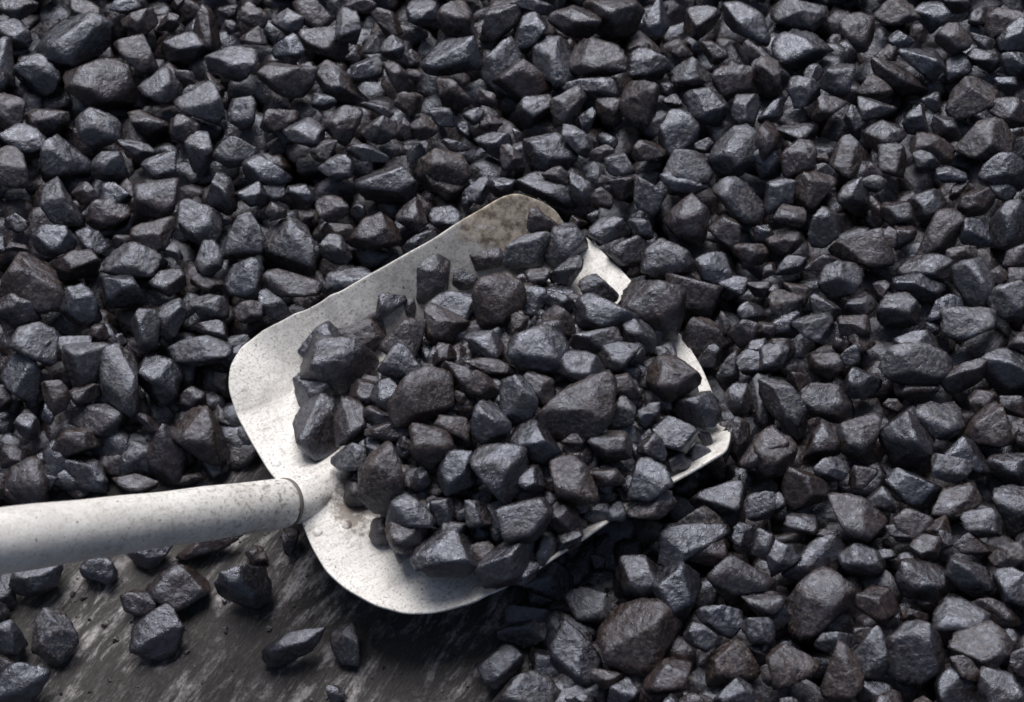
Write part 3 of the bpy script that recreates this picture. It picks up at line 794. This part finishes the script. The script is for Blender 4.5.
mb 730,480 940,405 980,470 980,530 900,570 800,540
ln 725,540 760,515 860,580 850,620 760,590
lb 480,470 520,380 600,370 680,400 720,510 690,620 600,650 510,640 460,570
mb 350,510 440,440 500,450 470,560 380,600
ln 0,560 60,480 130,470 190,530 180,590 80,610 10,620
ln 195,560 280,470 370,570 370,620 310,700 250,680
mb 190,480 250,430 350,490 310,500 250,500
mb 660,690 730,580 850,610 830,740 680,740
lb 850,590 950,590 1050,680 1030,740 860,740
mb 470,0 580,-20 570,40 520,70
mn 890,130 960,80 1040,90 1040,170 920,180
dn 580,290 680,290 660,330 600,320
dn 540,330 640,350 640,380 560,380
db 380,610 490,640 500,720 390,720
lb 50,690 100,690 130,720 60,730
db 0,280 60,270 80,420 0,430
db 0,420 50,470 0,520 -40,480
mn 980,520 1040,480 1040,610 960,580
lb 0,40 80,60 130,140 60,200 0,190
dn 440,90 520,110 500,130 450,130
mb 520,130 570,110 590,160 540,160
dn 340,420 440,410 400,460 350,480
dn 830,300 900,290 980,340 990,420 900,390
mn 190,30 280,20 280,60 220,60
"""

# ------------------------------------------------------------------ the floor and the lie of the heap
flat = lambda z: (lambda x, y: np.full_like(np.asarray(x, float), z))
EDGE_PX = [(-400, 585), (-60, 560), (40, 545), (130, 520), (230, 500), (330, 500), (430, 560), (500, 610), (490, 660), (470, 760), (440, 900)]
EDGE = np.array([hit(px, py, flat(0.0), .3, 4)[0][:2] for px, py in EDGE_PX])
def edge_dist(x, y):
    """signed distance from the foot of the heap, positive under the heap"""
    x = np.asarray(x, float); y = np.asarray(y, float); best = np.full(x.shape, 9.0)
    poly = np.vstack([EDGE, [[EDGE[-1][0], -3.0], [-3.0, -3.0], [-3.0, EDGE[0][1]]]])
    inside = np.zeros(x.shape, bool)
    for k in range(len(poly)):
        a, b = poly[k], poly[(k+1) % len(poly)]
        if k < len(EDGE)-1:
            ab = b-a; t = np.clip(((x-a[0])*ab[0] + (y-a[1])*ab[1])/(ab@ab), 0, 1)
            best = np.minimum(best, np.hypot(x-a[0]-t*ab[0], y-a[1]-t*ab[1]))
        c = ((a[1] > y) != (b[1] > y)) & (x < (b[0]-a[0])*(y-a[1])/((b[1]-a[1]) + 1e-12) + a[0])
        inside ^= c
    return np.where(inside, -best, best)
def heap(x, y):
    d = edge_dist(x, y)
    h = 0.052*sm(d/0.12) + 0.10*np.clip(d-0.10, 0, 1.2)
    h = h + 0.006*np.sin(x*17+1.0)*np.sin(y*21+.5)*sm(d/.2)
    return np.where(d > 0, h, 0.0)

# ------------------------------------------------------------------ the shovel's own frame
ZB = 0.052
AX = nrm([math.cos(math.radians(34)), math.sin(math.radians(34)), 0])   # from grip to mouth
BX = np.array([-AX[1], AX[0], 0])                                       # to the far side
ORG, _ = hit(478, 408, flat(ZB))
def uv(P): q = np.asarray(P) - ORG; return q @ AX, q @ BX
f_far, _ = hit(577, 238, flat(ZB)); f_near, _ = hit(716, 434, flat(ZB))
V_FAR, V_NEAR = uv(f_far)[1], uv(f_near)[1]
S0, _ = hit(294, 502, flat(ZB)); U_BACK, V_SOCK = uv(S0)
GR1 = uv(hit(525, 215, flat(ZB))[0]); GR2 = uv(hit(372, 505, flat(ZB))[0])
def blade_h(u, v):
    u = np.asarray(u, float); v = np.asarray(v, float)
    k = .30 + .70*sm((u - U_BACK - .02)/.13)
    over = np.maximum(v - V_FAR, 0) + np.maximum(V_NEAR - v, 0)
    fl = np.sqrt(over**2 + .0018**2) - .0018
    h = k*fl*1.05
    h = h + .012*sm((U_BACK + .05 - u)/.09)                       # the back lifts a little
    w = .018*(1 - .45*np.clip((u-U_BACK)/.10, 0, 1))
    r = np.exp(-((v - V_SOCK)/w)**2)
    h = h + .013*r*sm((U_BACK + .115 - u)/.10)                    # pressed ridge that receives the handle
    h = h + .0009*np.sin(v*90+1)*np.sin(u*55) + .0006*np.sin(v*47+u*120) + .0020*np.exp(-((u-U_BACK-.075)/.006)**2)*sm(over/.01) + .0020*np.exp(-((u-U_BACK-.105)/.005)**2)*sm(over/.01)
    return h
def blade_z(x, y):
    q0 = np.asarray(x)-ORG[0]; q1 = np.asarray(y)-ORG[1]
    return ZB + blade_h(q0*AX[0]+q1*AX[1], q0*BX[0]+q1*BX[1])
OUT_PX = [(490,203),(503,196),(518,193),(545,203),(558,213),(563,225),(580,232),(600,251),(622,272),(637,289),(660,311),(685,341),(700,366),
          (712,393),(716,412),(718,428),(731,429),(731,440),(727,453),(700,469),(671,485),(649,498),(627,511),(595,533),(560,556),(531,575),(506,588),(476,603),
          (440,613),(405,615),(375,607),(345,590),(326,573),(311,547),(302,524),(292,502),(268,471),(250,441),(236,415),(228,388),(230,366),(241,347),
          (262,331),(300,312),(345,289),(400,257),(440,234),(470,215)]
OUT = np.array([uv(hit(px, py, blade_z)[0]) for px, py in OUT_PX])

# ------------------------------------------------------------------ coal
def hull(P):
    P = sorted(map(tuple, P))
    def half(it):
        o = []
        for p in it:
            while len(o) > 1 and (o[-1][0]-o[-2][0])*(p[1]-o[-2][1])-(o[-1][1]-o[-2][1])*(p[0]-o[-2][0]) <= 0: o.pop()
            o.append(p)
        return o[:-1]
    return np.array(half(P) + half(P[::-1]))
UP = np.array([0, math.cos(ELEV), math.sin(ELEV)])          # world up in (E1, E2, E3)
def rot_rand(n, deg, r):
    return nrm(n + r.normal(size=3)*math.tan(math.radians(deg))*.6)
def lump_shape(poly, tone, r, sub=4, thick=None):
    """poly: outline (m) seen from the camera, about its own centre. Returns verts in (E1,E2,E3)."""
    Q = hull(poly)
    area = .5*abs(np.sum(Q[:, 0]*np.roll(Q[:, 1], -1) - Q[:, 1]*np.roll(Q[:, 0], -1)))
    R = math.sqrt(area/math.pi)
    C = np.cov(Q.T); ev, evec = np.linalg.eigh(C)
    asp = math.sqrt(ev[1]/max(ev[0], 1e-12)); Q = Q + np.outer(Q @ evec[:, 0]*np.clip(.45*(asp-1.2), 0, .28), evec[:, 0])
    C = np.cov(Q.T); ev, evec = np.linalg.eigh(C); mn = 2*math.sqrt(max(ev[0], 1e-12))*.8
    T = thick or min(R*r.uniform(.85, 1.15), mn*1.25 + R*.3)
    N, D = [], []
    for k in range(len(Q)):
        a, b = Q[k], Q[(k+1) % len(Q)]
        e = b-a; L = np.hypot(*e)
        if L < 1e-6: continue
        n2 = np.array([e[1], -e[0]])/L
        if n2 @ ((a+b)/2) < 0: n2 = -n2
        z0 = r.uniform(-.25, .15)*T
        for s in (1, -1):
            an = math.radians(r.uniform(8, 42)); n = np.array([n2[0]*math.cos(an), n2[1]*math.cos(an), s*math.sin(an)])
            N.append(n); D.append((n2 @ a)*math.cos(an) + s*z0*math.sin(an))
    def supp(n):
        l = np.hypot(n[0], n[1]); h = max(Q @ (n[:2]/l)) if l > 1e-6 else 0
        return math.hypot(l*h, n[2]*T)
    fu, ff = {'l': (.50, .88), 'm': (.62, .76), 'd': (.82, .62)}[tone]
    n = rot_rand(UP, 10, r); N.append(n); D.append(supp(n)*fu*r.uniform(.9, 1.12))
    n = rot_rand(nrm([r.uniform(-.7, .7), -.85, .52]), 14, r); N.append(n); D.append(supp(n)*ff*r.uniform(.9, 1.1))
    for _ in range(r.integers(3, 6)):
        n = rot_rand(nrm([0, .1, .6]), 75, r)
        n = nrm([n[0], n[1], abs(n[2]) + .45])
        if r.random() < .25: n[2] = -n[2]
        N.append(n); D.append(supp(n)*r.uniform(.58, .86))
    N = np.array(N); D = np.maximum(np.array(D), R*.12)
    U, F = ICO[sub]
    A = evec @ np.diag(np.sqrt(np.maximum(ev, ev[1]*.12))/math.sqrt(ev[1])) @ evec.T
    M = np.eye(3); M[:2, :2] = A; M[2, 2] = np.clip(T/math.sqrt(2*ev[1]), .4, 1.0)
    Un = U @ M.T; Un /= np.linalg.norm(Un, axis=1, keepdims=True)
    # small chips
    def rad(Ux, N, D, p):
        S = np.maximum(Ux @ N.T, 0)/D[None]
        m = S.max(1); return 1/(m*((S/m[:, None])**p).sum(1)**(1/p))
    cu = r.normal(size=(17, 3)); cu[:, 2] = cu[:, 2]*.8 + .4; cu /= np.linalg.norm(cu, axis=1, keepdims=True)
    cr = rad(cu, N, D, 40)
    own = N[np.argmax((cu @ N.T)/D[None], 1)]
    cn = own + r.normal(size=(17, 3))*.42; cn /= np.linalg.norm(cn, axis=1, keepdims=True)
    cd = (cn*cu).sum(1)*cr*r.uniform(.92, 1.0, 17)
    ok = cd > R*.25
    N = np.vstack([N, cn[ok]]); D = np.concatenate([D, cd[ok]])
    p = r.uniform(60, 160)
    rr = rad(Un, N, D, p)*1.02
    V = Un*rr[:, None]
    # broken surface: waves of several lengths, ridged
    Wv = np.zeros(len(V)); ruf = r.uniform(.2, .9); big_ = float(np.clip(R/.014, .8, 2.0))
    for amp, fr, cnt, ridge in ((.022, 2.2, 5, False), (.022, 5.5, 7, True), (.016, 12, 8, True), (.011, 26, 8, True)):
        K = r.normal(size=(cnt, 3)); K /= np.linalg.norm(K, axis=1, keepdims=True)
        lay = nrm(r.normal(size=3)); K = K + lay*r.uniform(-1, 1, cnt)[:, None]*.8
        ph = r.uniform(0, 6.28, cnt)
        w = np.sin((V/R) @ K.T*(fr*(big_ if fr > 3 else 1)) + ph).sum(1)/math.sqrt(cnt)
        if ridge: w = 1 - 2*np.abs(w)
        Wv += amp*w*(ruf if fr > 3 else 1)
    V = V*(1 + Wv)[:, None]
    # bring the silhouette back to the outline's own extents along its two main axes
    for k in (0, 1):
        a = np.array([evec[0, k], evec[1, k], 0.0]); s = V @ a; q = Q @ a[:2]
        f = np.clip((q.max()-q.min())/(s.max()-s.min()), .8, 2.0); off = (q.max()+q.min())/2 - (s.max()+s.min())/2*f
        V = V + np.outer(s*(f-1) + off, a)
    return V, F, R, T
def to_world(V, c): return c[None] + V[:, 0:1]*E1 + V[:, 1:2]*E2 + V[:, 2:3]*E3

COAL = coal_material()
def attrs(me, hue, dust):
    for nm, val in (('hue', hue), ('dust', dust)):
        a = me.attributes.new(nm, 'FLOAT', 'POINT'); a.data.foreach_set('value', np.asarray(val, np.float32))

TRACED = []
tx = ty = 0
for line in TRACE.strip().splitlines():
    if line[0] == '@': tx, ty = map(int, line[1:].split(',')); continue
    code, *pp = line.split()
    P = np.array([[tx + float(a.split(',')[0])/3.988, ty + float(a.split(',')[1])/3.988] for a in pp])
    on = code[0] == 's'; code = code[-2:]
    area = .5*abs(np.sum(P[:, 0]*np.roll(P[:, 1], -1) - P[:, 1]*np.roll(P[:, 0], -1)))
    Q = hull(P)
    TRACED.append(dict(on=on, tone=code[0], hue=code[1], P=P, area=area, c=Q.mean(0)))

# the load on the blade
MC, _ = hit(505, 425, flat(ZB + .02)); MU, MV = uv(MC)
def load_z(x, y):
    q0 = np.asarray(x)-ORG[0]; q1 = np.asarray(y)-ORG[1]
    u = q0*AX[0]+q1*AX[1]; v = q0*BX[0]+q1*BX[1]
    rho = ((u-MU-.012)/.155)**2 + ((v-MV)/.135)**2
    return ZB + .010 + .046*np.clip(1-rho, 0, 1)**.8 + .2*np.maximum(blade_h(u, v)-.006, 0)
rest = []
def edge_gap(P):
    q = np.array(uv(P)); return float(np.min(np.hypot(*(OUT_D - q).T)))
OUT_D = np.vstack([OUT + (np.roll(OUT, -1, 0)-OUT)*k/4 for k in range(4)])
def place(L, i):
    r = np.random.default_rng(1000+i)
    c2 = L['c']; s = math.sqrt(L['area']/math.pi)
    rm = s*.80/1000
    if L['on']: surf = lambda x, y: load_z(x, y) + (rm - .010)*.8
    else: surf = lambda x, y: np.maximum(heap(x, y) + r0, rm*.72)
    r0 = r.uniform(-.006, .004) + (.003 if L['tone'] == 'l' else (-.006 if L['tone'] == 'd' else 0))
    P, dep = hit(c2[0], c2[1], surf)
    if not L['on']:
        near = edge_gap(P); r0 -= .010*math.exp(-(near/.028)**2); P, dep = hit(c2[0], c2[1], surf)
    k = dep/FPX
    poly = np.stack([(L['P'][:, 0]-c2[0])*k, -(L['P'][:, 1]-c2[1])*k], -1)*((1.0 if uv(P)[1] < V_NEAR + .035 else (1.0 if L['area'] > 2600 else 1.10)) if L['on'] else (.97 if L['area'] > 1700 else 1.06))
    return P, poly, r
order = sorted(range(len(TRACED)), key=lambda i: -TRACED[i]['area']*(1.35 if TRACED[i]['on'] else 1))
KEEP = set(order[:300])
stuffV, stuffF, stuffH, stuffD, nv = [], [], [], [], 0
def add_stuff(V, F, hue, dust):
    global nv
    stuffV.append(V); stuffF.append(F+nv); stuffH.append(np.full(len(V), hue)); stuffD.append(np.full(len(V), dust)); nv += len(V)
LUMPS = []
for i, L in enumerate(TRACED):
    P, poly, r = place(L, i)
    big = L['area'] > 500
    V, F, R, T = lump_shape(poly, L['tone'], r, 4)
    hue = np.clip((.85 if L['hue'] == 'b' else .2) + r.normal()*.15, 0, 1); dust = np.clip(r.beta(1.3, 3), 0, 1)
    Vw = to_world(V, P)
    lo = Vw[:, 2].min()
    if L['on']:
        pass
    if lo < .0005 and not L['on']: Vw[:, 2] += .0005 - lo if lo > -.01 else 0; Vw[:, 2] = np.maximum(Vw[:, 2], .0005)
    L['pos'] = P
    if i in KEEP:
        base = np.array([P[0], P[1], P[2]])
        me = new_mesh('coal_lump', Vw-base, F); attrs(me, np.full(len(V), hue), np.full(len(V), dust))
        o = link('coal_lump', me, COAL); o.location = base
        LUMPS.append((o, L))
    else: add_stuff(Vw, F, hue, dust)

# the coal underneath, and the heap outside the picture
def rand_poly(R, r):
    n = r.integers(5, 8); a = np.sort(r.uniform(0, 6.283, n)) + np.arange(n)*.0
    a = np.arange(n)*6.283/n + r.uniform(-.4, .4, n)
    sx = r.uniform(.86, 1.16); th = r.uniform(0, 3.14)
    p = np.stack([np.cos(a)*sx, np.sin(a)/sx], -1)*R*r.uniform(.85, 1.1, (n, 1))
    c, s = math.cos(th), math.sin(th)
    return p @ np.array([[c, s], [-s, c]])
VAR = []
for k in range(60):
    r = np.random.default_rng(50+k)
    V, F, _, _ = lump_shape(rand_poly(1.0, r)*.015, 'lmd'[k % 3], r, 3); VAR.append((V/.015, F))
def filler(x, y, z, R, r):
    V, F = VAR[r.integers(len(VAR))]
    a = r.uniform(-.7, .7); c, s = math.cos(a), math.sin(a)
    V = V @ np.array([[c, s, 0], [-s, c, 0], [0, 0, 1]])
    add_stuff(to_world(V*R, np.array([x, y, z])), F, r.choice([.15, .3, .8, .9]), r.beta(1.3, 3))
r = np.random.default_rng(99)
allc = np.array([L['c'] for L in TRACED]); alls = np.array([math.sqrt(L['area']/math.pi) for L in TRACED])
for layer, (dz, sp, Rm) in enumerate(((.0, .030, .0175), (-.028, .0245, .0175), (-.045, .030, .0200))):
    for gy in np.arange(-.46, .80, sp*.88):
        for gx in np.arange(-.80, .80, sp):
            x = gx + r.uniform(-.35, .35)*sp + (sp/2 if int(round(gy/(sp*.88))) % 2 else 0); y = gy + r.uniform(-.35, .35)*sp
            R = Rm*r.uniform(.85, 1.15)
            h = float(heap(np.array([x]), np.array([y]))[0])
            z = h + dz + r.uniform(-.004, .004)
            if h < .012: continue
            z = max(z, R*.55)
            if h + .006 < z: continue
            p = project(np.array([x, y, z]))
            inview = -12 < p[0] < W+12 and -12 < p[1] < H+14
            if layer == 0 and inview: continue
            if layer == 2 and (not inview) and r.random() < .4: continue
            u_, v_ = uv([x, y, 0])
            under = U_BACK-.02 < u_ < .20 and V_NEAR-.03 < v_ < V_FAR+.03
            if under and z + R > ZB - .004: z = ZB - .004 - R
            if under and z < R*.5: continue
            if edge_gap([x, y, 0]) < .022: z -= .006
            filler(x, y, z, R, r)
dustme = None
me = new_mesh('small_coal', np.vstack(stuffV), np.vstack(stuffF)); attrs(me, np.concatenate(stuffH), np.concatenate(stuffD))
o = link('small_coal', me, COAL); o['kind'] = 'stuff'; o['category'] = 'coal'
o['label'] = 'small black coal filling the gaps between and beneath the bigger lumps of the heap'
# coal bedded inside the load on the blade
stuffV, stuffF, stuffH, stuffD, nv = [], [], [], [], 0
for layer in range(2):
    for gu in np.arange(-.16, .19, .019):
        for gv in np.arange(-.15, .15, .019):
            u = gu + r.uniform(-.006, .006); v = gv + r.uniform(-.006, .006)
            x, y = (ORG + AX*u + BX*v)[:2]
            rho = ((u-MU-.012)/.135)**2 + ((v-MV)/.112)**2
            if rho > 1 - .25*layer: continue
            top = float(load_z(np.array([x]), np.array([y]))[0]); R = .0125*r.uniform(.75, 1.1)
            z = ZB + R*.8 + .004 if layer == 0 else top - .014
            if layer == 1 and z < ZB + .024: continue
            z = max(min(z, top - .008), ZB + R*.75 + float(blade_h(u, v)))
            filler(x, y, z, R, r)
for L in TRACED:                                             # what each lump of the load rests on
    if not L['on']: continue
    s = math.sqrt(L['area']/math.pi)*.8/1000
    u_, v_ = uv(L['pos'])
    if ((u_-MU-.012)/.155)**2 + ((v_-MV)/.135)**2 > .75: continue
    for q in range(3):
        x, y, z = L['pos'] - nrm(E3 + np.array([0, 0, .6]))*s*.9; x += r.normal()*s*.3*(q > 0); y += r.normal()*s*.2*(q > 0)
        while z > ZB + .005 and q < 2:
            R = .0105*r.uniform(.8, 1.1); u_, v_ = uv([x, y, 0])
            filler(x, y, max(z, ZB + float(blade_h(u_, v_)) + R*.7), R, r); z -= .017
ON = [L for L in TRACED if L['on']]
for i_, A_ in enumerate(ON):
    for B_ in ON[i_+1:]:
        if np.hypot(*(A_['c']-B_['c'])) > 56: continue
        u_, v_ = uv((A_['pos']+B_['pos'])/2)
        if ((u_-MU-.012)/.155)**2 + ((v_-MV)/.135)**2 > .62: continue
        m_ = (A_['c']+B_['c'])/2 + r.uniform(-3, 3, 2); zz = min(A_['pos'][2], B_['pos'][2])
        q_, _ = hit(m_[0], m_[1], flat(max(zz - .015, ZB + .007))); u_, v_ = uv(q_)
        R = .0115*r.uniform(.8, 1.15)
        filler(q_[0], q_[1], max(q_[2], ZB + float(blade_h(u_, v_)) + R*.6), R, r)
me = new_mesh('small_coal', np.vstack(stuffV), np.vstack(stuffF)); attrs(me, np.concatenate(stuffH), np.concatenate(stuffD))
o = link('small_coal', me, COAL); o['kind'] = 'stuff'; o['category'] = 'coal'
o['label'] = 'small dark coal packed under the bigger lumps heaped on the shovel blade'

# crumbs and grit fallen on the floor and the blade
import bmesh
_bm = bmesh.new(); bmesh.ops.create_icosphere(_bm, subdivisions=1, radius=1); CV = np.array([v.co[:] for v in _bm.verts]); CF = np.array([[v.index for v in f.verts] for f in _bm.faces]); _bm.free()
def crumbs(name, label, pts):
    Vs, Fs = [], []
    for k, (x, y, z, s) in enumerate(pts):
        V = CV*r.uniform(.55, 1.25, (len(CV), 1))*np.array([r.uniform(.7, 1.5), r.uniform(.7, 1.3), r.uniform(.5, .9)])*s
        a = r.uniform(0, 6.28); c_, s_ = math.cos(a), math.sin(a); V = V @ np.array([[c_, s_, 0], [-s_, c_, 0], [0, 0, 1]])
        Vs.append(V + np.array([x, y, z + s*.35])); Fs.append(CF + k*len(CV))
    me = new_mesh(name, np.vstack(Vs), np.vstack(Fs), False); attrs(me, np.full(len(Vs)*len(CV), .4), np.full(len(Vs)*len(CV), .5))
    o = link(name, me, COAL); o['kind'] = 'stuff'; o['category'] = 'crumbs'; o['label'] = label
pts = []
while len(pts) < 600:
    p, _ = hit(r.uniform(-120, 620), r.uniform(500, 840), flat(0.0)); d_ = float(edge_dist(np.array([p[0]]), np.array([p[1]]))[0])
    if d_ > .03 or r.random() > math.exp(d_/.07) + .12: continue
    pts.append((p[0], p[1], 0.0, .0006 + .0022*r.random()**3.5))
crumbs('coal_crumbs', 'fine black coal crumbs and grit on the bare floor at the foot of the heap', pts)
pts = []
while len(pts) < 520:
    u, v = r.uniform(U_BACK, .16), r.uniform(-.15, .15)
    rho = math.hypot((u-MU-.012)/.150, (v-MV)/.128)
    if rho < .8 or v > V_FAR+.012 or v < V_NEAR-.006 or r.random() > math.exp(-(rho-.9)/.10) + .03: continue
    if ((u-U_BACK-.02)/.10)**2 + (v/.16)**2 > 1 and u < 0: continue
    if u > .13: continue
    x, y = (ORG + AX*u + BX*v)[:2]
    pts.append((x, y, ZB + float(blade_h(u, v)), .0005 + .0020*r.random()**3))
crumbs('coal_crumbs', 'fine black coal crumbs strewn on the pale shovel blade round its load', pts)

# ------------------------------------------------------------------ floor
gx = np.array([-6, 6]); V = np.array([[-6, -6, 0], [6, -6, 0], [6, 6, 0], [-6, 6, 0]], float)
o = link('floor', new_mesh('floor', V, np.array([[0, 1, 2, 3]])), floor_material()); o['kind'] = 'structure'

# ------------------------------------------------------------------ shovel
root = bpy.data.objects.new('shovel', None); scene.collection.objects.link(root)
root.empty_display_size = .05
M = Matrix(((AX[0], BX[0], 0, ORG[0]), (AX[1], BX[1], 0, ORG[1]), (0, 0, 1, ZB), (0, 0, 0, 1)))
root.matrix_world = M
root['label'] = 'weathered pale metal shovel with square scoop blade, loaded with coal and lying on the heap'
root['category'] = 'shovel'
def spline(P, n):
    P = np.vstack([P, P[:1]]); d = np.r_[0, np.cumsum(np.hypot(*np.diff(P, axis=0).T))]
    t = np.linspace(0, d[-1], n, endpoint=False)
    return np.stack([np.interp(t, d, P[:, 0]), np.interp(t, d, P[:, 1])], -1)
O = spline(OUT, 360)
for _ in range(3): O = (np.roll(O, 1, 0) + 2*O + np.roll(O, -1, 0))/4
cen = np.array([(OUT[:, 0].min()+OUT[:, 0].max())/2, (V_FAR+V_NEAR)/2])
NR = 90
tt = np.linspace(0, 1, NR+1)[1:]
P2 = np.vstack([[cen]] + [cen + (O-cen)*t for t in tt])
Z = blade_h(P2[:, 0], P2[:, 1])
top = np.c_[P2, Z]
n = len(O); F = []
for k in range(n): F.append((0, 1+k, 1+(k+1) % n))
Q4 = []
for j in range(NR-1):
    a = 1+j*n; b = a+n
    for k in range(n):
        k2 = (k+1) % n
        F += [(a+k, b+k, b+k2), (a+k, b+k2, a+k2)]
bme = new_mesh('blade', top, np.array(F))
BL = metal_material('blade')
blade = link('blade', bme, BL, root)
so = blade.modifiers.new('thickness', 'SOLIDIFY'); so.thickness = .0022; so.offset = -1
bv = blade.modifiers.new('edge', 'BEVEL'); bv.width = .0006; bv.segments = 2; bv.limit_method = 'ANGLE'; bv.angle_limit = math.radians(60)
def local(P): u, v = uv(P); return np.array([u, v, P[2]-ZB])
for k, (px, py) in enumerate(((276, 466), (317, 533), (346, 526))):
    p = local(hit(px, py, blade_z)[0])
    U, Fi = ICO[3]; ro = link('rivet', new_mesh('rivet', U*np.array([.0050, .0050, .0036])+p, Fi), BL, blade)
# handle: in the upright plane through the blade's own axis
H0, d0 = hit(285, 503, lambda x, y: blade_z(x, y)*0 + ZB + .020)
def plane_hit(px, py):
    d = ray(px, py); nn = BX; t = ((H0-CAM) @ nn)/(d @ nn); return CAM + t*d, t
H1, d1 = plane_hit(0, 541)
R0 = 24.5*d0/FPX; R1 = 33.0*d1/FPX
hd = nrm(H1-H0); slope = (R1-R0)/np.linalg.norm(H1-H0)
print('handle', math.degrees(math.asin(hd[2])), R0, R1, d0, d1)
def tube(p0, d, prof, nseg=64):
    s = nrm(np.cross(d, [0, 0, 1])); t = np.cross(s, d); V = []; F = []
    for (x, rr) in prof:
        for k in range(nseg):
            a = k*2*math.pi/nseg; V.append(p0 + d*x + (s*math.cos(a) + t*math.sin(a))*rr)
    for j in range(len(prof)-1):
        for k in range(nseg):
            F.append((j*nseg+k, j*nseg+(k+1) % nseg, (j+1)*nseg+(k+1) % nseg, (j+1)*nseg+k))
    V.append(p0+d*prof[0][0]); V.append(p0+d*prof[-1][0]); a, b = len(V)-2, len(V)-1
    F3 = [(a, (k+1) % nseg, k, k) for k in range(nseg)] + [(b, (len(prof)-1)*nseg+k, (len(prof)-1)*nseg+(k+1) % nseg, (len(prof)-1)*nseg+(k+1) % nseg) for k in range(nseg)]
    me = bpy.data.meshes.new('tube'); me.from_pydata([tuple(local(v)) for v in V], [], [f for f in F] + [tuple(dict.fromkeys(f)) for f in F3])
    for p in me.polygons: p.use_smooth = len(p.vertices) == 4
    return me
HL = metal_material('handle')
LEN = .62
prof = [(0, R0*.93), (.0012, R0*.99), (.003, R0)] + [(x, R0 + slope*min(x, .42) + .0003*math.sin(x*40) + .00025*math.sin(x*97+1)) for x in np.linspace(.01, LEN-.01, 40)] + [(LEN-.002, R0*1.25), (LEN, R0*1.1)]
hm = tube(H0, hd, prof); handle = link('handle', hm, HL, root)
rm_ = tube(H0, hd, [(-.0024, R0*.90), (-.0020, R0*1.015), (.0000, R0*1.02), (.0006, R0*.9)]); link('collar', rm_, metal_material('rim'), handle)
sd_ = nrm(AX*.070 - np.array([0, 0, .036]))
sk = tube(H0 - np.array([0, 0, .004]), sd_, [(.000, R0*.86), (.010, R0*.90), (.022, R0*.84), (.036, R0*.66), (.05, R0*.42), (.062, R0*.16), (.066, R0*.04)]); link('socket', sk, BL, root)

# ------------------------------------------------------------------ labels: look first, then where it lies
areas = sorted(L['area'] for _, L in LUMPS)
q1, q2 = areas[int(len(areas)*.35)], areas[int(len(areas)*.80)]
def look(L):
    size = 'large' if L['area'] > q2 else ('medium' if L['area'] > q1 else 'small')
    Q = hull(L['P']); ev = np.linalg.eigvalsh(np.cov(Q.T)); asp = math.sqrt(ev[1]/max(ev[0], 1e-9))
    shape = 'long' if asp > 1.75 else ('wedge-shaped' if len(Q) <= 4 else ('rounded' if asp < 1.18 else 'blocky'))
    tint = {'lb': 'pale blue-grey', 'ln': 'pale brownish', 'mb': 'blue-black', 'mn': 'brown-black', 'db': 'dark blue-black', 'dn': 'very dark brown'}[L['tone']+L['hue']]
    return f'{size} {tint} {shape} coal lump'
def cell(v, names, n): return names[min(len(names)-1, max(0, int(v/n*len(names))))]
def where(L):
    x, y = L['c']
    if L['on']:
        return 'on the blade, ' + cell(y-210, ['by far corner', 'upper load', 'mid load', 'lower load', 'by near edge'], 400)
    if edge_dist(*[np.array([c]) for c in L['pos'][:2]])[0] < .01 and x < 520 and y > 530: return 'on the bare floor below the handle'
    col = cell(x, ['far left', 'at left', 'left of centre', 'in the centre', 'right of centre', 'at right', 'far right'], W)
    row = cell(y, ['top edge of heap', 'upper heap', 'upper middle heap', 'lower middle heap', 'lower heap', 'bottom edge of heap'], H)
    return f'{row}, {col}'
byl = {}
for o, L in LUMPS:
    byl.setdefault((look(L), where(L)), []).append((o, L))
def ordin(k, n, a, b):
    if n == 1: return ''
    w = ['first', 'second', 'third', 'fourth', 'fifth', 'sixth', 'seventh', 'eighth']
    if n == 2: return (a, b)[k] + ' of two'
    return a if k == 0 else (b if k == n-1 else w[k] + ' from ' + ('left' if a == 'leftmost' else 'top'))
for (lk, wh), g in byl.items():
    xs = [L['c'][0] for _, L in g]; ys = [L['c'][1] for _, L in g]
    hor = (max(xs)-min(xs)) >= (max(ys)-min(ys))
    g.sort(key=lambda t: t[1]['c'][0 if hor else 1])
    for k, (o, L) in enumerate(g):
        od = ordin(k, len(g), *(('leftmost', 'rightmost') if hor else ('uppermost', 'lowest')))
        o['label'] = (od + ' ' if od else '') + lk + ', ' + wh
        if 'of two' in od: o['label'] = o['label'].replace('coal lump,', 'coal lumps,')
        o['category'] = 'coal lump'
        o['group'] = 'coal lumps loaded on the shovel' if L['on'] else ('coal lumps scattered on the bare floor' if 'floor' in wh else 'coal lumps on top of the heap')
